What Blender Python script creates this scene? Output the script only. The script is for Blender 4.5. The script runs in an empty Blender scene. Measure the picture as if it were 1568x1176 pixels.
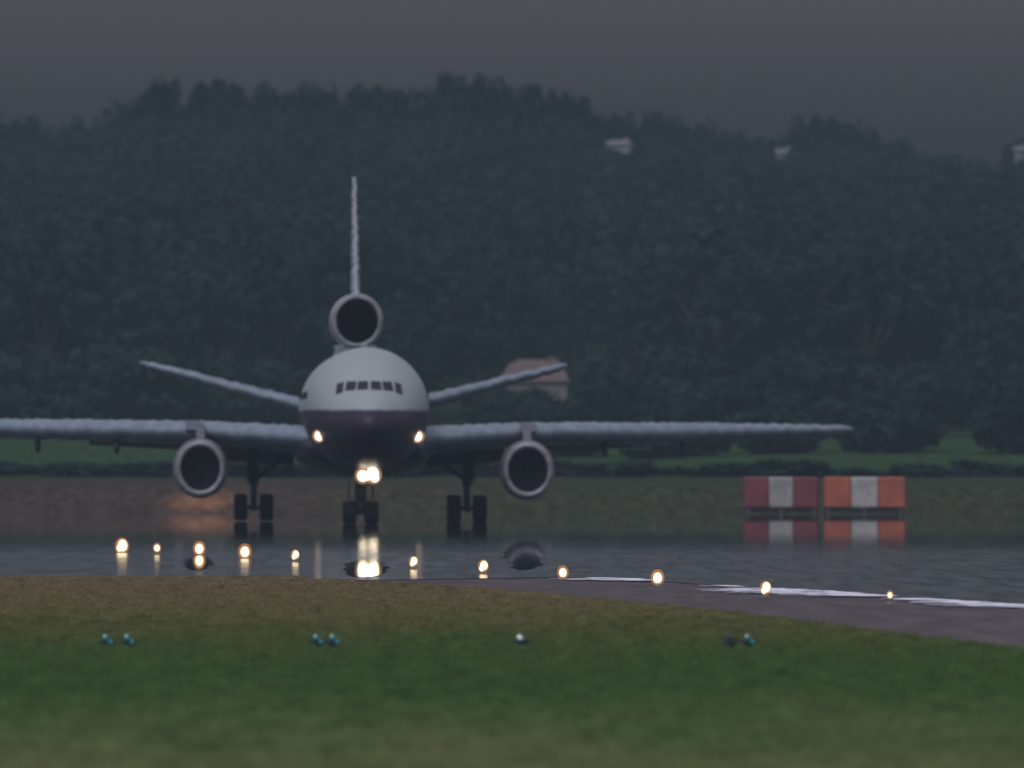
import bpy, bmesh, math, random
from math import sin, cos, pi, radians, sqrt
from mathutils import Vector, Matrix
from mathutils.bvhtree import BVHTree
import numpy as np
random.seed(7); rng=np.random.default_rng(7)
scene=bpy.context.scene
scene.view_settings.view_transform='Standard'
scene.view_settings.look='None'
scene.view_settings.exposure=0

# ------------------------------------------------------------ materials
def mat(name,col=(.5,.5,.5),rough=.6,metal=0,emis=None,estr=0,spec=.5):
    m=bpy.data.materials.new(name); m.use_nodes=True
    b=m.node_tree.nodes['Principled BSDF']
    b.inputs['Base Color'].default_value=(*col,1)
    b.inputs['Roughness'].default_value=rough
    b.inputs['Metallic'].default_value=metal
    b.inputs['Specular IOR Level'].default_value=spec
    if emis:
        b.inputs['Emission Color'].default_value=(*emis,1)
        b.inputs['Emission Strength'].default_value=estr
    return m
def noisy(m,c1,c2,scale=1.0,detail=5,vec='Object',stretch=(1,1,1),lo=.35,hi=.65):
    nt=m.node_tree; N=nt.nodes; L=nt.links; b=N['Principled BSDF']
    tc=N.new('ShaderNodeTexCoord'); mp=N.new('ShaderNodeMapping'); mp.inputs['Scale'].default_value=stretch
    no=N.new('ShaderNodeTexNoise'); no.inputs['Scale'].default_value=scale; no.inputs['Detail'].default_value=detail
    cr=N.new('ShaderNodeValToRGB')
    cr.color_ramp.elements[0].position=lo; cr.color_ramp.elements[0].color=(*c1,1)
    cr.color_ramp.elements[1].position=hi; cr.color_ramp.elements[1].color=(*c2,1)
    L.new(tc.outputs[vec],mp.inputs[0]); L.new(mp.outputs[0],no.inputs['Vector'])
    L.new(no.outputs['Fac'],cr.inputs[0]); L.new(cr.outputs[0],b.inputs['Base Color'])
    return m

# ------------------------------------------------------------ mesh helpers
def mkobj(name,verts,faces,material,parent=None,smooth=False,mats=None,midx=None):
    me=bpy.data.meshes.new(name); me.from_pydata([tuple(v) for v in verts],[],faces)
    me.update()
    if mats:
        for m in mats: me.materials.append(m)
        if midx:
            for p,i in zip(me.polygons,midx): p.material_index=i
    elif material: me.materials.append(material)
    if smooth:
        for p in me.polygons: p.use_smooth=True
    o=bpy.data.objects.new(name,me); scene.collection.objects.link(o)
    if parent: o.parent=parent
    return o
def fixn(o):
    bm=bmesh.new(); bm.from_mesh(o.data); bmesh.ops.recalc_face_normals(bm,faces=bm.faces); bm.to_mesh(o.data); bm.free()
    return o
def empty(name,loc=(0,0,0),rot=(0,0,0)):
    e=bpy.data.objects.new(name,None); scene.collection.objects.link(e)
    e.location=loc; e.rotation_euler=rot; e.empty_display_size=1; return e
def loft(name,rings,material,parent=None,cap=True,smooth=True,close=True):
    V=[];F=[];n=len(rings[0])
    for r in rings: V+=r
    for i in range(len(rings)-1):
        for j in range(n if close else n-1):
            a=i*n+j;b=i*n+(j+1)%n
            F.append((a,b,b+n,a+n))
    if cap:
        F.append(tuple(range(n))[::-1]); F.append(tuple((len(rings)-1)*n+j for j in range(n)))
    return fixn(mkobj(name,V,F,material,parent,smooth))
class Geo:
    def __init__(s): s.V=[];s.F=[];s.M=[]
    def add(s,V,F,m=0):
        k=len(s.V); s.V+=[tuple(v) for v in V]; s.F+=[tuple(i+k for i in f) for f in F]; s.M+=[m]*len(F)
    def box(s,x0,x1,y0,y1,z0,z1,m=0,ch=0):
        if ch:
            c=ch; pts=[]
            for z,i in ((z0,c),(z0+c,0),(z1-c,0),(z1,c)):
                pts+=[(x0+i+c,y0+i,z),(x1-i-c,y0+i,z),(x1-i,y0+i+c,z),(x1-i,y1-i-c,z),(x1-i-c,y1-i,z),(x0+i+c,y1-i,z),(x0+i,y1-i-c,z),(x0+i,y0+i+c,z)]
            F=[tuple(range(8))[::-1],tuple(range(24,32))]
            for r in range(3):
                for j in range(8):
                    F.append((r*8+j,r*8+(j+1)%8,r*8+8+(j+1)%8,r*8+8+j))
            s.add(pts,F,m); return
        s.add([(x0,y0,z0),(x1,y0,z0),(x1,y1,z0),(x0,y1,z0),(x0,y0,z1),(x1,y0,z1),(x1,y1,z1),(x0,y1,z1)],
              [(3,2,1,0),(4,5,6,7),(0,1,5,4),(1,2,6,5),(2,3,7,6),(3,0,4,7)],m)
    def tube(s,p,q,r1,r2,n=10,m=0):
        p=Vector(p);q=Vector(q);d=(q-p).normalized()
        u=d.orthogonal().normalized(); w=d.cross(u)
        V=[p+(u*cos(2*pi*i/n)+w*sin(2*pi*i/n))*r1 for i in range(n)]+[q+(u*cos(2*pi*i/n)+w*sin(2*pi*i/n))*r2 for i in range(n)]
        F=[(i,(i+1)%n,n+(i+1)%n,n+i) for i in range(n)]+[tuple(range(n))[::-1],tuple(range(n,2*n))]
        s.add(V,F,m)
    def revx(s,c,prof,n=24,m=0):
        V=[];F=[]
        for (x,r) in prof:
            V+=[(c[0]+x,c[1]+r*cos(2*pi*i/n),c[2]+r*sin(2*pi*i/n)) for i in range(n)]
        for k in range(len(prof)-1):
            for i in range(n): F.append((k*n+i,k*n+(i+1)%n,(k+1)*n+(i+1)%n,(k+1)*n+i))
        s.add(V,F,m)
    def revy(s,c,prof,n=40,m=0,sx=1,sz=1):
        V=[];F=[]
        for (y,r) in prof:
            V+=[(c[0]+sx*r*cos(2*pi*i/n),c[1]+y,c[2]+sz*r*sin(2*pi*i/n)) for i in range(n)]
        for k in range(len(prof)-1):
            for i in range(n): F.append((k*n+i,k*n+(i+1)%n,(k+1)*n+(i+1)%n,(k+1)*n+i))
        s.add(V,F,m)
    def sph(s,c,rx,ry,rz,n=12,m=0):
        V=[];F=[]
        h=n//2
        for k in range(h+1):
            a=-pi/2+pi*k/h
            V+=[(c[0]+rx*cos(a)*cos(2*pi*i/n),c[1]+ry*cos(a)*sin(2*pi*i/n),c[2]+rz*sin(a)) for i in range(n)]
        for k in range(h):
            for i in range(n): F.append((k*n+i,k*n+(i+1)%n,(k+1)*n+(i+1)%n,(k+1)*n+i))
        s.add(V,F,m)
    def obj(s,name,mats,parent=None,smooth=False,fix=True):
        o=mkobj(name,s.V,s.F,None,parent,smooth,mats,s.M)
        if fix: fixn(o)
        return o

# ------------------------------------------------------------ world / light
SUN_EL=radians(52); SUN_ROT=radians(200)
w=bpy.data.worlds.new("World"); scene.world=w; w.use_nodes=True
nt=w.node_tree; bg=nt.nodes['Background']
sky=nt.nodes.new('ShaderNodeTexSky'); sky.sky_type='NISHITA'; sky.sun_disc=False
sky.sun_elevation=SUN_EL; sky.sun_rotation=SUN_ROT; sky.air_density=1.5; sky.dust_density=5; sky.ozone_density=2.5
hs=nt.nodes.new('ShaderNodeHueSaturation'); hs.inputs['Saturation'].default_value=.12
tint=nt.nodes.new('ShaderNodeMixRGB'); tint.blend_type='MULTIPLY'; tint.inputs[0].default_value=1; tint.inputs[2].default_value=(1.0,.95,1.12,1)
nt.links.new(sky.outputs[0],hs.inputs['Color']); nt.links.new(hs.outputs[0],tint.inputs[1]); nt.links.new(tint.outputs[0],bg.inputs['Color'])
bg.inputs['Strength'].default_value=.14
sl=bpy.data.lights.new('sun','SUN'); sl.energy=.5; sl.angle=radians(12); sl.color=(1,.95,.86)
so=bpy.data.objects.new('sun',sl); scene.collection.objects.link(so)
az=radians(200)
sd=Vector((sin(az)*cos(SUN_EL),cos(az)*cos(SUN_EL),sin(SUN_EL)))
so.rotation_euler=sd.to_track_quat('Z','Y').to_euler()
so.location=(0,0,100)

# ------------------------------------------------------------ camera
cd=bpy.data.cameras.new('camera'); cam=bpy.data.objects.new('camera',cd); scene.collection.objects.link(cam)
cam.location=(0,0,4); cam.rotation_euler=(radians(90+.2323),0,0)
cd.lens=498.2; cd.sensor_width=36; cd.clip_start=1; cd.clip_end=20000
cd.dof.use_dof=True; cd.dof.focus_distance=420; cd.dof.aperture_fstop=1.8
scene.camera=cam

# ------------------------------------------------------------ haze (homogeneous air volumes: thin over the airfield, denser bank in the valley behind)
def hazebox(name,sig,col,dims):
    hz=bpy.data.materials.new(name); hz.use_nodes=True; n=hz.node_tree; n.nodes.clear()
    out=n.nodes.new('ShaderNodeOutputMaterial'); ab=n.nodes.new('ShaderNodeVolumeAbsorption'); em=n.nodes.new('ShaderNodeEmission'); ad=n.nodes.new('ShaderNodeAddShader')
    ab.inputs['Color'].default_value=(0,0,0,1); ab.inputs['Density'].default_value=sig
    em.inputs['Color'].default_value=(*col,1); em.inputs['Strength'].default_value=sig
    n.links.new(ab.outputs[0],ad.inputs[0]); n.links.new(em.outputs[0],ad.inputs[1]); n.links.new(ad.outputs[0],out.inputs['Volume'])
    g=Geo(); g.box(*dims); g.obj(name,[hz])
hazebox('haze',5.5e-4,(.038,.050,.068),(-900,900,-60,829,-30,60))
hazebox('haze_bank',1.6e-3,(.034,.053,.062),(-900,900,830,1640,-30,33))

# ------------------------------------------------------------ skyline profile (X metres at the ridge, tree-top height)
prof=[(-57,39),(-54.2,38.6),(-50,39.7),(-47.3,38),(-43.8,35.8),(-42.8,39.7),(-37.6,43),(-31.4,42.1),(-27.9,42.8),(-23.8,41.7),(-16.9,41.7),(-12,41.7),
(-9.3,43.1),(-5.8,43.6),(-2.3,42.4),(1.1,42.1),(5.9,42.3),(9.4,40.4),(10.8,39.3),(17,38.8),(21.8,37.9),(25.3,37.2),(27.7,35.6),(29.1,37.9),(31.9,40),(35.7,39),(39.1,37.9),(42.6,35.7),(44.6,34.2),(48.8,33.9),(51.6,35.9),(52.9,39.3),(55,39.8)]
px=[p[0] for p in prof]; pz=[p[1] for p in prof]
def R(x):
    if -57<=x<=55: return float(np.interp(x,px,pz))
    return 39.3+2*sin(x*.11)+1.5*sin(x*.29+1)
def Rs(x): return sum(R(x+k) for k in (-14,-9,-4,0,4,9,14))/7
def tz(x,y):
    if y<=782: return 0
    if y<=800: return 1.45*(y-782)/18
    if y<=900: return 1.45+.25*(y-800)/100
    if y<=1000: return 1.7+2.4*(y-900)/100
    if y<=1050: return 4.1+.9*(y-1000)/50
    r=Rs(x)-14.5
    if y<=1500: return 5+(r-5)*(y-1050)/450
    if y<=2000: return r-18*(y-1500)/500
    return r-18

# ------------------------------------------------------------ ground
gm=bpy.data.materials.new('grass_ground'); gm.use_nodes=True; nt=gm.node_tree; N=nt.nodes; L=nt.links; b=N['Principled BSDF']
b.inputs['Roughness'].default_value=1; b.inputs['Specular IOR Level'].default_value=0
tc=N.new('ShaderNodeTexCoord'); sp=N.new('ShaderNodeSeparateXYZ'); L.new(tc.outputs['Object'],sp.inputs[0])
mp=N.new('ShaderNodeMapping'); mp.inputs['Scale'].default_value=(1,.10,1); L.new(tc.outputs['Object'],mp.inputs[0])
n1=N.new('ShaderNodeTexNoise'); n1.inputs['Scale'].default_value=.3; n1.inputs['Detail'].default_value=6; L.new(mp.outputs[0],n1.inputs['Vector'])
wob=N.new('ShaderNodeMath'); wob.operation='MULTIPLY_ADD'; wob.inputs[1].default_value=80; L.new(n1.outputs['Fac'],wob.inputs[0]); L.new(sp.outputs['Y'],wob.inputs[2])
mr=N.new('ShaderNodeMapRange'); mr.inputs['From Min'].default_value=140; mr.inputs['From Max'].default_value=540; L.new(wob.outputs[0],mr.inputs['Value'])
cr=N.new('ShaderNodeValToRGB'); L.new(mr.outputs[0],cr.inputs[0])
stops=[(0,(.088,.098,.048)),(.15,(.08,.092,.04)),(.24,(.05,.076,.027)),(.33,(.029,.060,.018)),(.42,(.034,.060,.018)),(.50,(.052,.062,.021)),(.6,(.078,.070,.030)),(.75,(.090,.074,.038)),(.9,(.09,.072,.041))]
e=cr.color_ramp.elements
e[0].position=stops[0][0]; e[0].color=(*stops[0][1],1); e[1].position=stops[-1][0]; e[1].color=(*stops[-1][1],1)
for p_,c_ in stops[1:-1]:
    q=e.new(p_); q.color=(*c_,1)
mr2=N.new('ShaderNodeMapRange'); mr2.inputs['From Min'].default_value=782; mr2.inputs['From Max'].default_value=1082; L.new(sp.outputs['Y'],mr2.inputs['Value'])
cr2=N.new('ShaderNodeValToRGB'); L.new(mr2.outputs[0],cr2.inputs[0]); e=cr2.color_ramp.elements
e[0].position=0; e[0].color=(.043,.051,.030,1); e[1].position=1; e[1].color=(.03,.05,.02,1)
for p_,c_ in [(.3,(.041,.054,.032)),(.42,(.036,.062,.029)),(.55,(.038,.075,.030)),(.75,(.038,.075,.030)),(.85,(.03,.05,.02))]:
    q=e.new(p_); q.color=(*c_,1)
mr3=N.new('ShaderNodeMapRange'); mr3.inputs['From Min'].default_value=2; mr3.inputs['From Max'].default_value=-18; mr3.interpolation_type='SMOOTHSTEP'; L.new(sp.outputs['X'],mr3.inputs['Value'])
mr4=N.new('ShaderNodeMapRange'); mr4.inputs['From Min'].default_value=900; mr4.inputs['From Max'].default_value=840; L.new(sp.outputs['Y'],mr4.inputs['Value'])
mu=N.new('ShaderNodeMath'); mu.operation='MULTIPLY'; L.new(mr3.outputs[0],mu.inputs[0]); L.new(mr4.outputs[0],mu.inputs[1])
mxe=N.new('ShaderNodeMixRGB'); L.new(mu.outputs[0],mxe.inputs[0]); L.new(cr2.outputs[0],mxe.inputs[1]); mxe.inputs[2].default_value=(.062,.049,.040,1)
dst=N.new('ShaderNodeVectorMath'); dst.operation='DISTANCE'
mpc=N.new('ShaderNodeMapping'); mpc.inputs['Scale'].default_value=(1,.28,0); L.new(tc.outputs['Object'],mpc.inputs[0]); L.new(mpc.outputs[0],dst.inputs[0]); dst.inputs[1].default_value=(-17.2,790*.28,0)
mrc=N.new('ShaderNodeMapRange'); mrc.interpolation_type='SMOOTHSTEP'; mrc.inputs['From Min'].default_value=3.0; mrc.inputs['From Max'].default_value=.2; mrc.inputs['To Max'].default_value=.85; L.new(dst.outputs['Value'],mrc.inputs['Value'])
mxc=N.new('ShaderNodeMixRGB'); L.new(mrc.outputs[0],mxc.inputs[0]); L.new(mxe.outputs[0],mxc.inputs[1]); mxc.inputs[2].default_value=(.26,.135,.075,1)  # orange exhaust glow put into the ground colour beyond the left engine
st=N.new('ShaderNodeMath'); st.operation='GREATER_THAN'; st.inputs[1].default_value=600; L.new(sp.outputs['Y'],st.inputs[0])
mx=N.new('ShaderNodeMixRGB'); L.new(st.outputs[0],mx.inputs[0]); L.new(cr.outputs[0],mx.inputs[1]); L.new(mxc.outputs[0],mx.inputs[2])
n2=N.new('ShaderNodeTexNoise'); n2.inputs['Scale'].default_value=1.6; n2.inputs['Detail'].default_value=9; n2.inputs['Roughness'].default_value=.72
mp2=N.new('ShaderNodeMapping'); mp2.inputs['Scale'].default_value=(1,.14,1); L.new(tc.outputs['Object'],mp2.inputs[0]); L.new(mp2.outputs[0],n2.inputs['Vector'])
mr5=N.new('ShaderNodeMapRange'); mr5.inputs['From Min'].default_value=.3; mr5.inputs['From Max'].default_value=.7; mr5.inputs['To Min'].default_value=.5; mr5.inputs['To Max'].default_value=1.5; L.new(n2.outputs['Fac'],mr5.inputs['Value'])
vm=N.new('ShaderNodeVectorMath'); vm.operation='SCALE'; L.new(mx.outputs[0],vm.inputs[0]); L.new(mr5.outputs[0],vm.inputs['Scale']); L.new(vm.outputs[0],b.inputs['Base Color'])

xs=[-5000,-2500,-1200,-700,-400]+list(range(-260,261,6))+[400,700,1200,2500,5000]
ys=[-500,0,100,200,300,400,500,600,700,782,788,794,800,820,840,870,900,925,950,975,1000,1025,1050]+list(range(1075,1501,25))+[1600,1800,2000,3000,6000]
V=[(x,y,tz(x,y)) for y in ys for x in xs]; nx=len(xs)
F=[(j*nx+i,j*nx+i+1,(j+1)*nx+i+1,(j+1)*nx+i) for j in range(len(ys)-1) for i in range(nx-1)]
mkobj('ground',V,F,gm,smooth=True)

tm=mat('old_tarmac',(.06,.05,.05),.95,spec=.1); noisy(tm,(.058,.049,.051),(.088,.075,.076),1.2,6,stretch=(1,.08,1))
V=[(24,120,.02),(14.5,200,.02),(9.68,268,.02),(7.1,299,.02),(4.79,329,.02),(2.1,353,.02),(-.77,379,.02),(-3.6,397,.02),(-7.3,411,.02),(-14.8,412,.02),(-40,414,.02),(-400,440,.02),
   (-400,470,.02),(400,470,.02),(400,120,.02)]
mkobj('taxiway_shoulder',V,[tuple(range(len(V)))],tm)
rm=mat('runway_surface',(.022,.030,.032),.05,spec=.5)
nt=rm.node_tree; N=nt.nodes; L=nt.links
tc=N.new('ShaderNodeTexCoord'); mp=N.new('ShaderNodeMapping'); mp.inputs['Scale'].default_value=(1,.05,1); L.new(tc.outputs['Object'],mp.inputs[0])
no=N.new('ShaderNodeTexNoise'); no.inputs['Scale'].default_value=1.5; no.inputs['Detail'].default_value=4; L.new(mp.outputs[0],no.inputs['Vector'])
sp=N.new('ShaderNodeSeparateXYZ'); L.new(tc.outputs['Object'],sp.inputs[0])
mrr=N.new('ShaderNodeMapRange'); mrr.inputs['From Min'].default_value=500; mrr.inputs['From Max'].default_value=630; mrr.inputs['To Min'].default_value=.10; mrr.inputs['To Max'].default_value=.02
L.new(sp.outputs['Y'],mrr.inputs['Value'])
mm=N.new('ShaderNodeMath'); mm.operation='MULTIPLY_ADD'; mm.inputs[1].default_value=.8; mm.inputs[2].default_value=.6; L.new(no.outputs['Fac'],mm.inputs[0])
m3=N.new('ShaderNodeMath'); m3.operation='MULTIPLY'; L.new(mm.outputs[0],m3.inputs[0]); L.new(mrr.outputs[0],m3.inputs[1])
L.new(m3.outputs[0],N['Principled BSDF'].inputs['Roughness'])
V=[(60,0,.04),(24.5,255,.04),(12.36,342,.04),(9.4,363,.04),(6.92,381,.04),(3.76,405,.04),(1.46,414,.04),(-1.5,409,.04),(-4.19,405.6,.04),(-7.6,412,.04),(-14.8,414,.04),(-40,416,.04),(-400,445,.04),
   (-900,450,.04),(-900,781,.04),(900,781,.04),(900,0,.04)]
mkobj('runway',V,[tuple(range(len(V)))],rm)
wm_=mat('mirage_mirror',(.02,.025,.03),.022,spec=.5)  # no water here: added slick patches mirroring engines and nose lamp as mirage
def mirage_patch(xa,ya,xb,yb,wid,seed):
    r=random.Random(seed); n_=34; Lp=[];Rp=[]
    for k in range(n_+1):
        t=k/n_; f=sin(pi*min(max(t,.0),1))**.4
        cx=xa+(xb-xa)*t+r.uniform(-.1,.1); cy=ya+(yb-ya)*t
        Lp.append((cx-wid*f*r.uniform(.75,1.1),cy,.055)); Rp.append((cx+wid*f*r.uniform(.75,1.1),cy,.055))
    V=Lp+Rp; F=[(k,n_+1+k,n_+2+k,k+1) for k in range(n_)]
    mkobj('mirage_patch',V,F,wm_)
mirage_patch(.40,436,.50,560,.72,1)
mirage_patch(-9.7,436,-10.9,492,.48,2)
mirage_patch(-4.25,412,-4.95,474,.68,3)
pm=mat('worn_paint_and_glare',(.75,.75,.8),.7); noisy(pm,(.22,.22,.26),(.60,.61,.68),1.3,5,stretch=(1,.15,1),lo=.35,hi=.5)  # worn edge marking, with glare put into its bright tone and width
def lx(y): return np.interp(y,[255,342,381,405,416,430],[24.3,12.2,6.85,3.65,1.9,.5])
g=Geo()
def strip(y0,y1,w0,n=14):
    for k in range(n):
        a=y0+(y1-y0)*k/n; b_=y0+(y1-y0)*(k+1)/n
        wa=w0*(.5+.5*sin((k+.5)/n*pi))*random.uniform(.4,1.35)
        g.add([(lx(a)-wa,a,.06),(lx(a)+wa*.3,a,.06),(lx(b_)+wa*.3,b_,.06),(lx(b_)-wa,b_,.06)],[(0,1,2,3)])
strip(330,357,1.6,44); strip(361,382,2.2,36); strip(385,389,.8,5); strip(401,411,1.8,18); strip(290,326,1.2,30)
g.obj('runway_edge_line',[pm],fix=False)

# ------------------------------------------------------------ grass tufts (one object)
nb=26000
u=rng.random(nb); Y=170+ (u**1.0)*242
edge=np.interp(Y,[120,200,268,299,329,353,379,397,411,414],[24,14.5,9.68,7.1,4.79,2.1,-.77,-3.6,-7.3,-40])
hw=Y*.0385+1.5
X=rng.uniform(-1,1,nb)*hw
ok=X<edge-.02
X=X[ok];Y=Y[ok]
ye=rng.uniform(262,411,5000); xe=np.interp(ye,[200,268,299,329,353,379,397,411],[14.5,9.68,7.1,4.79,2.1,-.77,-3.6,-7.3])+rng.normal(-.1,.22,5000)
X=np.concatenate([X,xe]); Y=np.concatenate([Y,ye])
xl=rng.uniform(-19,-6,3500); yl=rng.normal(411,1.6,3500); X=np.concatenate([X,xl]); Y=np.concatenate([Y,yl]); m=len(X)
h=rng.uniform(.02,.09,m); a=rng.uniform(-.6,.6,m); wd=rng.uniform(.03,.10,m)
v=np.zeros((m,3,3)); v[:,0,0]=X-np.cos(a)*wd; v[:,0,1]=Y-np.sin(a)*wd; v[:,1,0]=X+np.cos(a)*wd; v[:,1,1]=Y+np.sin(a)*wd
v[:,:,2]=.022
v[:,2,0]=X+rng.normal(0,.04,m); v[:,2,1]=Y+rng.uniform(.03,.2,m); v[:,2,2]=h+.02
me=bpy.data.meshes.new('grass'); me.from_pydata(v.reshape(-1,3).tolist(),[],np.arange(m*3).reshape(-1,3).tolist()); me.materials.append(gm)
go=bpy.data.objects.new('grass',me); scene.collection.objects.link(go)

# ------------------------------------------------------------ trees
fm=bpy.data.materials.new('foliage'); fm.use_nodes=True; nt=fm.node_tree; N=nt.nodes; L=nt.links; b=N['Principled BSDF']
b.inputs['Roughness'].default_value=.9; b.inputs['Specular IOR Level'].default_value=.0
oi=N.new('ShaderNodeObjectInfo'); geo_=N.new('ShaderNodeNewGeometry'); no=N.new('ShaderNodeTexNoise'); no.inputs['Scale'].default_value=.045; no.inputs['Detail'].default_value=3
L.new(geo_.outputs['Position'],no.inputs['Vector'])
ma=N.new('ShaderNodeMath'); ma.operation='MULTIPLY_ADD'; ma.inputs[1].default_value=.3; L.new(oi.outputs['Random'],ma.inputs[0]); 
mb=N.new('ShaderNodeMath'); mb.operation='MULTIPLY'; mb.inputs[1].default_value=.7; L.new(no.outputs['Fac'],mb.inputs[0]); L.new(mb.outputs[0],ma.inputs[2])
cr=N.new('ShaderNodeValToRGB'); L.new(ma.outputs[0],cr.inputs[0]); e=cr.color_ramp.elements
e[0].position=.3; e[0].color=(.012,.028,.026,1); e[1].position=.7; e[1].color=(.022,.044,.036,1)
L.new(cr.outputs[0],b.inputs['Base Color'])
bark=mat('bark',(.05,.04,.03),.9)
def tree_mesh(seed,H=13,W=5.2,nclump=22,per=34):
    r=random.Random(seed); g=Geo()
    g.tube((0,0,-1),(r.uniform(-.3,.3),r.uniform(-.3,.3),H*.55),.38,.2,7,1)
    cl=[]
    for k in range(nclump):
        t=r.random()
        zc=H*(.3+.58*t); rad=W*(1-.75*abs(t-.4)**1.4)*sqrt(r.random())*.8; an=r.uniform(0,2*pi)
        cl.append((rad*cos(an),rad*sin(an),zc,r.uniform(1.1,2.0)))
    for c in cl[:7]: g.tube((0,0,H*r.uniform(.25,.5)),c[:3],.14,.05,5,1)
    for (cx,cy,cz,cr_) in cl:
        for k in range(per):
            d=Vector((r.gauss(0,1),r.gauss(0,1),r.gauss(0,1))).normalized()
            p=Vector((cx,cy,cz))+Vector((d.x,d.y,d.z*.8))*cr_*r.uniform(.6,1.08)
            nn=(d+Vector((r.gauss(0,.4),r.gauss(0,.4),r.gauss(0,.4)))).normalized()
            uu=nn.orthogonal().normalized(); ww=nn.cross(uu); s=r.uniform(.3,.62)
            a=r.uniform(0,pi); u2=uu*cos(a)+ww*sin(a); w2=nn.cross(u2)
            g.add([p-u2*s,p+w2*s*.7,p+u2*s,p-w2*s*.7],[(0,1,2,3)],0)
    me=bpy.data.meshes.new('tree_mesh'); me.from_pydata(g.V,[],g.F); me.materials.append(fm); me.materials.append(bark)
    me.polygons.foreach_set('material_index',g.M)
    return me
TM=[tree_mesh(s) for s in range(8)]
SM=[tree_mesh(50+s,H=6,W=2.6,nclump=10,per=50) for s in range(3)]
forest=empty('forest')
def inst(parent,me,x,y,z,sx,sz):
    o=bpy.data.objects.new('tree_'+me.name,me); scene.collection.objects.link(o); o.parent=parent
    o.location=(x,y,z); o.rotation_euler=(0,0,random.uniform(0,6.28)); o.scale=(sx,sx,sz)
low=[(6.5,15.5,1300,1444,1448,34.2),(25,32.5,1380,1494,1496,34.3),(49.5,57,1380,1494,1496,34.8)]
clear=[(-2.5,6,1050,1096),(8,11,1050,1090),(8.5,13.3,1438,1460)]
def cleared(x,y):
    return any(a<=x<=b_ and c<=y<=d for a,b_,c,d in clear)
y=1054
while y<1490:
    x=-180+random.uniform(-3,3)
    while x<180:
        X=x+random.uniform(-3.4,3.4); Yy=y+random.uniform(-4.5,4.5)
        if not cleared(X,Yy):
            s=random.uniform(.65,1.2); base=tz(X,Yy); sz=s*random.uniform(.9,1.05)
            if Yy>1380:
                cap=min(R(X-2),R(X),R(X+2))*Yy/1500-1.0
                sz=min(s,max(.35,(cap-base)/13))
            for a_,b_,c_,d_,hy,zv in low:
                if a_<=X<=b_ and c_<=Yy<=d_:
                    cap=4+(zv-4)*Yy/hy-.2; sz=min(sz,max(.2,(cap-base)/12.7))
            inst(forest,random.choice(TM),X,Yy,base,s*random.uniform(.95,1.3),sz)
        x+=6.8 if abs(x)<75 else 12
    y+=9.5
x=-120
while x<120:
    X=x+random.uniform(-.8,.8); top=min(R(X-1.6),R(X),R(X+1.6))+.5-random.uniform(0,1.0)
    for yy in (1500,1506):
        base=tz(X,yy); s=(top-base)/12.6
        inst(forest,random.choice(TM),X,yy+random.uniform(-2,2),base,random.uniform(.45,.62),s)
    x+=2.4
hedge=empty('hedgerow')
for k in range(170):
    X=random.uniform(-110,110); Yy=random.uniform(1000,1050)
    sz=random.uniform(.6,1.1)
    if -2.5<X<6: sz*=.4
    inst(hedge,random.choice(SM),X,Yy,tz(X,Yy)-.3,random.uniform(.9,1.4),sz)
for k in range(200):
    X=-110+k*1.1+random.uniform(-.5,.5); Yy=905+random.uniform(-4,4)
    inst(hedge,random.choice(SM),X,Yy,tz(X,Yy)-.4,random.uniform(.6,.9),random.uniform(.08,.24))
for cx,cy,sz in [(16.5,960,1.0),(18.8,962,.8),(24.5,965,.9),(26.5,968,.75),(33.8,960,1.1),(35.6,965,1.2),(9.5,950,.7),(4,955,.6),(12.5,955,.7),(-1.2,1052,.85),(0.2,1054,.75),(1.4,1053,.7),(2.3,1052,.6),(4.9,1052,.6)]:
    for k in range(4): inst(hedge,random.choice(SM),cx+random.uniform(-.8,.8),cy+random.uniform(-3,3),tz(cx,cy)-.3,random.uniform(.6,.9),sz*random.uniform(.45,.75))

# ------------------------------------------------------------ houses on the hill
wallw=mat('render_wall',(.24,.235,.21),.8); roofm=mat('clay_tiles',(.32,.17,.12),.8); noisy(roofm,(.15,.115,.10),(.22,.17,.15),2); slate=mat('slate_roof',(.35,.35,.36),.7); glassm=mat('window_glass',(.12,.13,.13),.3)
wallb=mat('white_render_wall',(.5,.49,.47),.8)
def house(name,x,y,z,w_,d_,h_,rh,wm,rf):
    e_=empty(name,(x,y,z)); g=Geo(); g.box(-w_/2,w_/2,-d_/2,d_/2,0,h_); g.obj('walls',[wm],e_)
    g=Geo(); o=.3
    ins=min(1,w_*.25)
    g.add([(-w_/2-o,-d_/2-o,h_-.1),(w_/2+o,-d_/2-o,h_-.1),(w_/2+o,d_/2+o,h_-.1),(-w_/2-o,d_/2+o,h_-.1),(-w_/2-o+ins,0,h_+rh),(w_/2+o-ins,0,h_+rh)],
      [(0,1,5,4),(2,3,4,5),(1,2,5),(3,0,4),(3,2,1,0)]); g.obj('roof',[rf],e_)
    g=Geo()
    n_=max(1,int(w_/1.6))
    for k in range(n_):
        cx=-w_/2+w_*(k+.5)/n_
        for zz in (h_-1.6,h_-4.9):
            if zz>.3: g.box(cx-.25,cx+.25,-d_/2-.06,-d_/2+.02,zz,zz+.8)
    g.obj('windows',[glassm],e_)
    g=Geo(); g.box(w_*.22,w_*.22+.45,-.3,.3,h_+rh*.3,h_+rh+.2,0,.05); g.obj('chimney',[rf],e_)
house('roof_tiled_house',1.75,1087,6.2,4.9,6,2.5,1.6,wallw,roofm)
house('white_cottage',9.3,1085,6.0,.8,3,1.0,.4,wallb,slate)
house('white_house',10.9,1448,24,2.4,6,10.4,.4,wallb,slate)
house('white_house',28.6,1496,24,1.4,6,10.5,.4,wallb,slate)
house('white_house',53.5,1496,24,.8,6,10.8,.3,wallb,slate)

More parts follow.
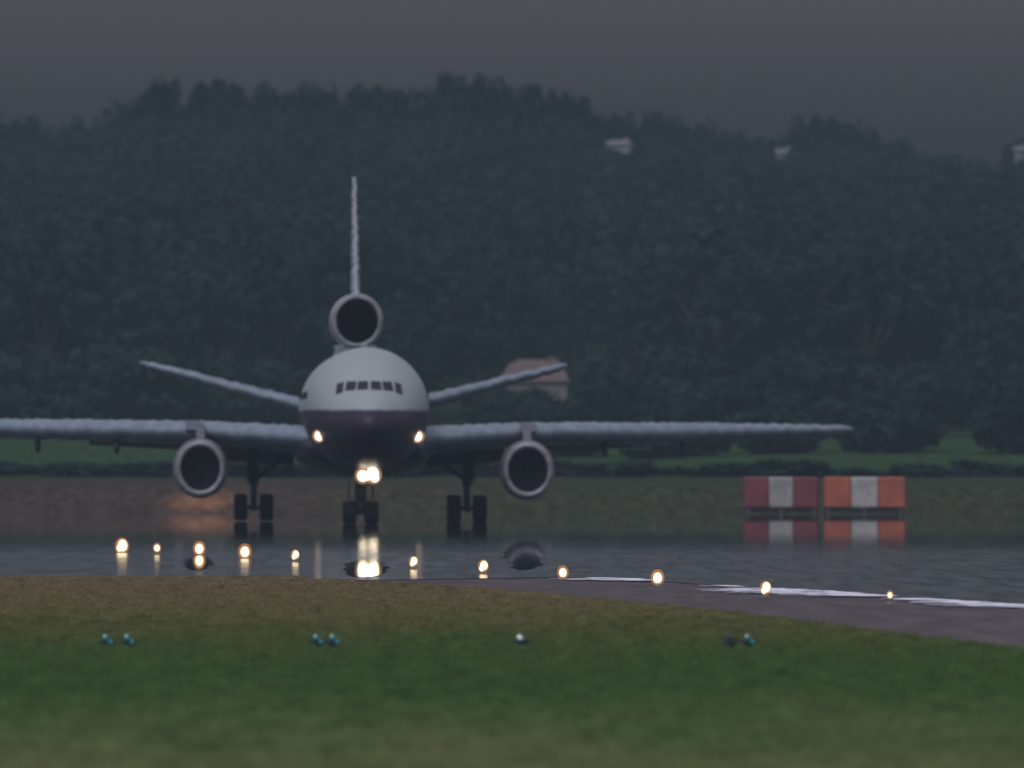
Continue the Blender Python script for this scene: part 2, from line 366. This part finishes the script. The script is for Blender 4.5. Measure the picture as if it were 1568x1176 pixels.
# ------------------------------------------------------------ striped equipment cabins
def cabin(x0,x1,y0,red,weather):
    e_=empty('striped_equipment_cabin',((x0+x1)/2,y0,0)); w_=(x1-x0)/2
    redm=mat('red_panel',red,.6); noisy(redm,tuple(c*.7 for c in red),red,.9,4)
    wh=mat('white_panel',(.6,.58,.55),.6); noisy(wh,(.24*weather,.25*weather,.24*weather),(.39*weather,.38*weather,.36*weather),.9,4)
    dk=mat('dark_steel',(.05,.05,.05),.7)
    g=Geo(); s=w_*2/3
    for k,m_ in enumerate((0,1,0)):
        g.box(-w_+k*s+.004,-w_+(k+1)*s-.004,0,2.6,.36,2.06,m_,.09)
    g.obj('panels',[redm,wh],e_)
    g=Geo()
    for xx in (-w_+.15,-.1,w_-.35): g.box(xx,xx+.2,.05,2.55,0,.355)
    g.box(-w_+.05,w_-.05,.3,2.3,.1,.34)
    g.obj('skids',[dk],e_)
    g=Geo(); g.box(.2,.26,-.03,.01,1.1,1.25); g.obj('door_handle',[dk],e_)
cabin(12.64,16.72,773,(.17,.035,.045),.8)
cabin(17.0,21.43,772,(.36,.095,.05),1.0)

# ------------------------------------------------------------ lights along the runway
steel=mat('fixture_metal',(.12,.11,.08),.6)
def glow_mat(name,col,strength,transp):
    m=bpy.data.materials.new(name); m.use_nodes=True; n=m.node_tree; n.nodes.clear()
    o=n.nodes.new('ShaderNodeOutputMaterial'); e_=n.nodes.new('ShaderNodeEmission'); e_.inputs[0].default_value=(*col,1); e_.inputs[1].default_value=strength
    if transp>0:
        t=n.nodes.new('ShaderNodeBsdfTransparent'); mx=n.nodes.new('ShaderNodeMixShader'); mx.inputs[0].default_value=1-transp
        n.links.new(t.outputs[0],mx.inputs[1]); n.links.new(e_.outputs[0],mx.inputs[2]); n.links.new(mx.outputs[0],o.inputs[0])
    else: n.links.new(e_.outputs[0],o.inputs[0])
    return m
core=glow_mat('lamp_filament',(1,.84,.5),4,0); halo=glow_mat('lamp_halo',(1,.42,.16),.7,.6)  # second one: added see-through shell carrying the orange glow around each lamp
LT=[(505,-13.9,1.55),(497,-12.45,.9),(494,-10.9,1.35),(480,-9.05,1.4),(466,-7.13,.9),(440,-3.06,.9),(424,-.86,1.0),(404,1.45,1.0),(388.5,3.99,1.15),(361,6.46,.9),(345,9.2,.5)]
for (d,X,s) in LT:
    e_=empty('runway_light',(X,d,.06))
    g=Geo(); g.tube((0,0,0),(0,0,.03),.12,.1,12); g.tube((0,0,.03),(0,0,.10),.035,.035,8); g.obj('base',[steel],e_)
    g=Geo()
    if random.random()<.6: g.sph((.02,0,.23),.11*s,.08*s,.14*s,14); g.sph((-.04*s,0,.14),.08*s,.07*s,.09*s,12)
    else: g.sph((0,0,.2),.105*s,.085*s,.13*s,14)
    g.obj('lamp',[core],e_,True)
    g=Geo(); g.sph((0,0,.21),.165*s,.15*s,.20*s,14); g.obj('halo_shell',[halo],e_,True)
teal=mat('teal_glass',(.02,.2,.22),.15,emis=(.05,.5,.5),estr=.12); clearg=mat('clear_glass',(.7,.8,.8),.2,emis=(.7,.9,.9),estr=.25)
blackp=mat('black_housing',(.012,.028,.035),.5)
for X,mt in [(-7.88,teal),(-7.46,teal),(-3.78,teal),(-3.46,teal),(.19,clearg),(4.27,blackp),(4.62,teal)]:
    e_=empty('taxiway_light',(X,276,0)); g=Geo()
    g.tube((0,0,0),(0,0,.09),.06,.06,8); g.tube((0,0,.06),(0,0,.14),.11,.12,14); g.tube((0,0,.2),(0,0,.24),.07,.03,14); g.box(-.16,.16,-.015,.015,.05,.12); g.obj('housing',[blackp],e_)
    g=Geo(); g.sph((-.03,0,.185),.06,.07,.05,14); g.obj('lens',[mt],e_,True)
    if mt is teal:
        g=Geo(); g.sph((.06,-.09,.10),.05,.04,.035,12); g.obj('lower_lens',[mt],e_,True)
        g=Geo(); g.sph((-.05,-.06,.215),.02,.02,.02,10); g.obj('glint_cap',[clearg],e_,True)

# ------------------------------------------------------------ airliner
A=empty('trijet_airliner',(-6.78,675,.04),(0,radians(.3),radians(1.5)))
fp=mat('fuselage_paint',(.7,.72,.72),.5,spec=.3); nt=fp.node_tree; N=nt.nodes; L=nt.links; b=N['Principled BSDF']
tc=N.new('ShaderNodeTexCoord'); sp=N.new('ShaderNodeSeparateXYZ'); L.new(tc.outputs['Object'],sp.inputs[0])
no=N.new('ShaderNodeTexNoise'); no.inputs['Scale'].default_value=3; L.new(tc.outputs['Object'],no.inputs['Vector'])
ma=N.new('ShaderNodeMath'); ma.operation='MULTIPLY_ADD'; ma.inputs[1].default_value=.16; L.new(no.outputs['Fac'],ma.inputs[0]); L.new(sp.outputs['Z'],ma.inputs[2])
mr=N.new('ShaderNodeMapRange'); mr.inputs['From Min'].default_value=4.5; mr.inputs['From Max'].default_value=6.5; L.new(ma.outputs[0],mr.inputs['Value'])
cr=N.new('ShaderNodeValToRGB'); L.new(mr.outputs[0],cr.inputs[0]); e=cr.color_ramp.elements
e[0].position=0; e[0].color=(.014,.012,.03,1); e[1].position=.55; e[1].color=(.29,.335,.335,1)
q=e.new(.49); q.color=(.016,.014,.034,1); q=e.new(.30); q.color=(.03,.014,.03,1)
L.new(cr.outputs[0],b.inputs['Base Color'])
white=mat('white_paint',(.62,.65,.68),.4); noisy(white,(.25,.29,.33),(.33,.37,.41),1.2)
wing_m=mat('wing_grey',(.33,.36,.42),.5,spec=.3); noisy(wing_m,(.14,.185,.225),(.21,.26,.31),1.5)
dark=mat('dark_grey',(.03,.03,.04),.6); navy=mat('navy_paint',(.014,.012,.03),.5,spec=.3); blk=mat('intake_black',(.008,.008,.012),.8)
lipm=mat('nacelle_lip_metal',(.42,.42,.44),.4,.3); noisy(lipm,(.15,.155,.17),(.28,.285,.30),2); nac=mat('nacelle_paint',(.09,.10,.125),.5); tyre=mat('tyre_rubber',(.010,.010,.012),.9,spec=.1); hubm=mat('wheel_hub',(.06,.06,.07),.5,.4)
strutm=mat('strut_grey',(.035,.04,.055),.5); glz=mat('cockpit_glass',(.012,.014,.02),.3,spec=.3)

st=[(0,.05,4.8,4.7),(.08,.28,5.03,4.47),(.3,.55,5.27,4.2),(.7,.85,5.6,3.95),(1.2,1.15,5.92,3.72),(2,1.55,6.28,3.42),(2.7,1.85,6.55,3.2),(3.4,2.1,7.02,3.02),(4.2,2.36,7.5,2.86),(5,2.56,7.85,2.74),(6,2.74,8.13,2.64),(7.5,2.9,8.36,2.55),(9,2.98,8.48,2.5),(11,3.01,8.52,2.48),(20,3.01,8.52,2.48),(30,3.01,8.52,2.48),(36,3.01,8.52,2.5),(40,2.9,8.5,2.95),(44,2.5,8.42,3.8),(48,1.95,8.3,4.8),(51,1.4,8.1,5.6),(54,.7,7.7,6.3),(55.5,.25,7.3,6.6)]
T=[s[0] for s in st]
tt=sorted(set(list(np.linspace(0,9,50))+T+list(np.linspace(9,55.5,40))))
def cubic(xq,xa,ya):
    xa=np.array(xa,float); ya=np.array(ya,float); h=np.diff(xa); dl=np.diff(ya)/h
    m=np.zeros(len(xa)); m[0]=dl[0]; m[-1]=dl[-1]
    for i in range(1,len(xa)-1):
        if dl[i-1]*dl[i]>0: m[i]=2*dl[i-1]*dl[i]/(dl[i-1]+dl[i])
    i=np.clip(np.searchsorted(xa,xq)-1,0,len(h)-1); t=(xq-xa[i])/h[i]
    return ya[i]*(2*t**3-3*t**2+1)+h[i]*m[i]*(t**3-2*t**2+t)+ya[i+1]*(-2*t**3+3*t**2)+h[i]*m[i+1]*(t**3-t**2)
rings=[]; NF=64
for t in tt:
    hw=float(cubic(t,T,[s[1] for s in st])); zt=float(cubic(t,T,[s[2] for s in st])); zb=float(cubic(t,T,[s[3] for s in st]))
    zc=zb+(zt-zb)*.49
    ring=[]
    for k in range(NF):
        a=2*pi*k/NF; z=zc+(zt-zc)*sin(a) if sin(a)>0 else zc+(zc-zb)*sin(a)
        ring.append((hw*cos(a),t,z))
    rings.append(ring)
fus=loft('fuselage',rings,fp,A)
bvh=BVHTree.FromPolygons([v.co.copy() for v in fus.data.vertices],[tuple(p.vertices) for p in fus.data.polygons])
def onfus(x,z):
    h=bvh.ray_cast(Vector((x,-5,z)),Vector((0,1,0)))
    return h[0].y if h[0] else 6
def win(quad,g,n=6):
    V=[];F=[]
    (a,b_,c,d)=[Vector((p[0],0,p[1])) for p in quad]
    for i in range(n+1):
        for j in range(n+1):
            u_=i/n;v_=j/n
            p=(a*(1-u_)+b_*u_)*(1-v_)+(d*(1-u_)+c*u_)*v_
            V.append((p.x,onfus(p.x,p.z)-.03,p.z))
    for i in range(n):
        for j in range(n): k=i*(n+1)+j; F.append((k,k+1,k+n+2,k+n+1))
    g.add(V,F)
g=Geo()
for s in (-1,1):
    for q in ([(.06,6.44),(.60,6.42),(.53,6.84),(.06,6.86)],[(.68,6.42),(1.18,6.38),(1.06,6.84),(.60,6.84)],[(1.28,6.3),(1.62,6.2),(1.54,6.72),(1.2,6.82)]):
        win([(s*x,z) for x,z in q],g)
g.obj('cockpit_windows',[glz],A,True,fix=False)
g=Geo()
for k in range(42):
    y0=9+k*.95
    if abs(y0-20)<1 or y0>36: continue
    for s in (-1,1):
        g.box(min(s*2.9,s*2.96),max(s*2.9,s*2.96),y0,y0+.28,5.95,6.35)
g.obj('cabin_windows',[glz],A)

def foil(x,yle,z,c,th,inc,axis='x',n=18):
    pts=[]; prof_=[]
    for k in range(n): 
        u_=.5*(1-cos(pi*k/n)); prof_.append((u_,1))
    for k in range(n,0,-1):
        u_=.5*(1-cos(pi*k/n)); prof_.append((u_,-1))
    for u_,sg in prof_:
        yt=5*(.2969*sqrt(u_)-.126*u_-.3516*u_**2+.2843*u_**3-.1015*u_**4)*th
        dy=u_*c; dz=sg*yt-u_*c*math.tan(inc)
        if axis=='x': pts.append((x,yle+dy,z+dz))
        else: pts.append((x+sg*yt,yle+dy,z))
    return pts
def surf(name,secs,material,inc=radians(2),jit=.035,side=1,nsub=60):
    xs_=[s[0] for s in secs]; R_=[]
    for x in np.linspace(xs_[0],xs_[-1],nsub):
        v_=[float(np.interp(x,xs_,[s[i] for s in secs])) for i in range(1,5)]
        jz=random.uniform(-jit,jit)
        R_.append([(side*p[0],p[1],p[2]) for p in foil(x,v_[0],v_[2]+jz,v_[1],v_[3]*random.uniform(1-jit,1+jit),inc)])
    return loft(name,R_,material,A)
wing=[(0,15,14,3.85,1.7),(3,17.5,12,4.15,1.4),(8,21.5,9,4.45,1.15),(16,28.5,5.6,4.55,1.0),(24.3,36.2,2.9,4.68,.52),(24.9,37.2,1.7,4.70,.2)]
stab=[(0,45,7,5.3,.95),(2,46,6.5,5.6,.9),(10.6,53.2,2.8,7.85,.42),(11.0,54,1.6,7.97,.16)]
for s,nm in ((-1,'port'),(1,'starboard')):
    surf('wing_'+nm,wing,wing_m,side=s,jit=.035,nsub=120)
    surf('tailplane_'+nm,stab,wing_m,inc=radians(1.5),side=s,jit=.045,nsub=52)
    g=Geo()
    for xa,xb,za,zb_ in ((3.3,7.2,3.75,2.75),(8.8,13.5,4.0,3.5)):
        R1=[(s*xa,28.8,za),(s*xa,31.6,zb_),(s*xa,31.65,zb_+.08),(s*xa,28.9,za+.3)]
        ya=3.0*(xb-xa)/9
        R2=[(s*xb,28.8+ya,za+.12),(s*xb,31.2+ya,zb_+.22),(s*xb,31.25+ya,zb_+.3),(s*xb,28.9+ya,za+.4)]
        g.add(R1+R2,[(0,1,5,4),(1,2,6,5),(2,3,7,6),(3,0,4,7),(0,3,2,1),(4,5,6,7)])
    g.obj('flaps_'+nm,[dark],A)
    g=Geo()
    for xx,yy in ((12.1,27.5),(16.05,31.3)):
        g.sph((s*xx,yy,3.66),.17,2.0,.40,12)
    g.obj('flap_fairings_'+nm,[dark],A,True)
    c=(s*8.0,17,2.6); g=Geo()
    g.revy(c,[(.45,.985),(.2,.97),(.06,1.01),(0,1.1),(.05,1.2),(.3,1.29)],sx=.97,sz=1.1,m=0)
    g.revy(c,[(.3,1.29),(1,1.36),(2.5,1.4),(4.2,1.28),(5.6,1.05),(5.6,.95),(4,.9)],sx=.97,sz=1.06,m=1)
    g.revy(c,[(2.6,1.0),(1.4,1.0),(.45,.985)],sx=.97,sz=1.1,m=2)
    g.revy(c,[(1.5,1.0),(1.5,.25),(1.0,.02)],sx=.97,sz=1.1,m=2)
    for k in range(24):
        a=2*pi*k/24
        ca,sa=cos(a),sin(a); cb,sb=cos(a+.13),sin(a+.13)
        g.add([(c[0]+.25*ca,c[1]+1.35,c[2]+.25*sa),(c[0]+.93*ca,c[1]+1.3,c[2]+1.02*sa),(c[0]+.93*cb,c[1]+1.45,c[2]+1.02*sb),(c[0]+.25*cb,c[1]+1.45,c[2]+.25*sb)],[(0,1,2,3)],3)
    g.tube((c[0],c[1]+5.0,c[2]),(c[0],c[1]+7.2,c[2]),.75,.35,20,3)
    g.obj('engine_'+nm,[lipm,nac,blk,dark],A,True)
    g=Geo()
    def pyl(x,w_,pts):
        V_=[(x-w_,y_,z_) for y_,z_ in pts]+[(x+w_,y_,z_) for y_,z_ in pts]; n_=len(pts)
        g.add(V_,[tuple(range(n_))[::-1],tuple(range(n_,2*n_))]+[(i,(i+1)%n_,n_+(i+1)%n_,n_+i) for i in range(n_)])
    pyl(s*8.0,.2,[(18,3.95),(19.5,4.4),(21.5,4.8),(25,4.75),(27,3.9),(23,3.5),(19,3.6)])
    pyl(s*8.0-(.35 if s<0 else -.1),.36,[(20.2,4.5),(21,4.88),(23,4.95),(24.5,4.72),(22,4.4)])
    g.obj('pylon_'+nm,[nac],A)
    g=Geo(); gx=s*5.3; gy=29.5
    for dx in (-.64,.64):
        for dy in (-.86,.86):
            cc=(gx+dx,gy+dy,.67)
            g.revx(cc,[(-.26,.28),(-.32,.42),(-.33,.56),(-.25,.65),(0,.67),(.25,.65),(.33,.56),(.32,.42),(.26,.28)],28,0)
            g.revx(cc,[(-.26,.28),(-.14,.25),(-.12,.02)],20,1); g.revx(cc,[(.26,.28),(.14,.25),(.12,.02)],20,1)
    for dy in (-.86,.86): g.tube((gx-.85,gy+dy,.66),(gx+.85,gy+dy,.66),.1,.1,10,2)
    g.tube((gx,gy-1,.68),(gx,gy+1,.68),.2,.2,10,2)
    g.tube((gx,gy,.6),(gx,gy-.1,2.0),.17,.17,12,2); g.tube((gx,gy-.1,1.8),(gx,gy-.3,4.0),.26,.28,12,2)
    g.tube((gx,gy-.2,2.0),(gx-s*1.9,gy-.3,3.4),.11,.11,8,2); g.tube((gx,gy-.1,1.9),(gx,gy-2.2,3.6),.1,.1,8,2)
    g.box(gx+s*.34-.04,gx+s*.34+.04,gy-1,gy+.9,1.95,3.9,2)
    g.obj('main_gear_'+nm,[tyre,hubm,strutm],A,True)
rings=[]
for k in range(17):
    u_=k/16; t=14+u_*21; f=sin(pi*min(max(u_,.02),.98))**.5
    rings.append([( (2.2+1.35*f)*cos(a),t,3.6+(.55+.85*f)*sin(a)) for a in [2*pi*i/32 for i in range(32)]])
loft('wing_body_fairing',rings,navy,A)
R_=[]
for k in range(60):
    z=11.1+k*(17.55-11.1)/59; u_=k/59
    j=random.uniform(-.035,.035)
    R_.append([(p[0]+j,p[1],p[2]) for p in foil(0,45.5+8.3*u_,z,9.5-5.6*u_,.48-.26*u_,0,'z')])
loft('tail_fin',R_,white,A)
g=Geo(); c=(0,42,10.05)
g.revy(c,[(.5,1.05),(.2,1.05),(.06,1.08),(0,1.15),(.06,1.22),(.35,1.28)],sx=1.0,sz=1.06,m=0)
g.revy(c,[(.35,1.28),(1.5,1.34),(5,1.36),(9,1.25),(12.5,1.05),(14,.85),(14,.78),(11,.7)],sx=1,sz=1.05,m=1)
g.revy(c,[(7,.95),(.5,1.05)],sx=1,sz=1.06,m=2); g.revy(c,[(6.9,1.0),(6.9,.3),(6.2,.02)],m=2)
g.obj('tail_engine',[lipm,white,blk],A,True)
rings=[]
for z,w_,y0,y1 in [(7.6,1.3,42.6,56),(8.2,1.15,43,55.5),(8.5,1.05,43.2,55),(8.7,1.05,43.2,54.5),(8.84,1.05,43.2,54)]:
    pts=[]
    for i in range(28):
        a=2*pi*i/28; pts.append((w_*math.copysign(abs(sin(a))**.6,sin(a)), (y0+y1)/2-(y1-y0)/2*cos(a), z))
    rings.append(pts)
loft('tail_engine_fairing',rings,white,A)
g=Geo(); gx,gy=-.32,7.6
for dx in (-.52,.52):
    cc=(gx+dx,gy,.55)
    g.revx(cc,[(-.28,.24),(-.34,.36),(-.34,.47),(-.25,.54),(0,.55),(.25,.54),(.34,.47),(.34,.36),(.28,.24)],28,0)
    g.revx(cc,[(-.28,.24),(-.16,.2),(-.14,.02)],20,1); g.revx(cc,[(.28,.24),(.16,.2),(.14,.02)],20,1)
g.tube((gx-.6,gy,.55),(gx+.6,gy,.55),.1,.1,10,2); g.tube((gx,gy,.45),(gx,gy-.05,1.4),.18,.18,12,2); g.tube((gx,gy-.05,1.1),(gx,gy-.15,3.0),.28,.28,12,2)
g.tube((gx,gy,1.4),(gx,gy-1.6,2.9),.08,.08,8,2)
g.box(gx-.6,gx-.54,gy-1.4,gy+.6,1.2,2.75,3); g.box(gx+.54,gx+.6,gy-1.4,gy+.6,1.2,2.75,3)
g.obj('nose_gear',[tyre,hubm,strutm,navy],A,True)
lc=glow_mat('landing_lamp',(1,.86,.60),20,0); lh=glow_mat('landing_lamp_bloom',(1,.55,.3),1.0,.6); lc2=glow_mat('root_lamp',(1,.8,.6),8,0); lh2=glow_mat('lamp_haze_glow',(1,.45,.25),.6,.82)  # see-through shells are added bloom around the lamps, no real lenses
g=Geo()
for x,z,r in ((-.26,2.30,.22),(.2,2.42,.25),(-.02,2.3,.16),(.32,2.20,.15)): g.sph((x+.02,6.0,z),r,.1,r,14,0)
g.obj('taxi_lamps',[lc],A,True)
g=Geo(); g.sph((-.24,6.0,2.32),.38,.16,.40,14); g.sph((.26,6.0,2.36),.40,.16,.44,14); g.obj('taxi_lamp_bloom',[lh],A,True)
g=Geo(); g.tube((-.3,6.15,2.34),(.4,6.15,2.34),.05,.05,8); g.tube((.05,6.15,2.34),(.0,7.4,2.4),.05,.05,8); g.obj('taxi_lamp_bracket',[strutm],A)
g=Geo(); g2=Geo()
for s in (-1,1):
    yy=onfus(s*2.36,4.22); g.sph((s*2.36,yy-.08,4.22),.19,.08,.21,14); g2.sph((s*2.36,yy-.1,4.22),.32,.12,.32,14)
g.obj('landing_lamps',[lc2],A,True); g2.obj('landing_lamp_bloom',[lh],A,True)
g=Geo(); g.box(-.04,.04,14,14.6,8.5,8.85); g.box(-.04,.04,24,24.6,8.5,8.85); g.obj('antennas',[white],A)
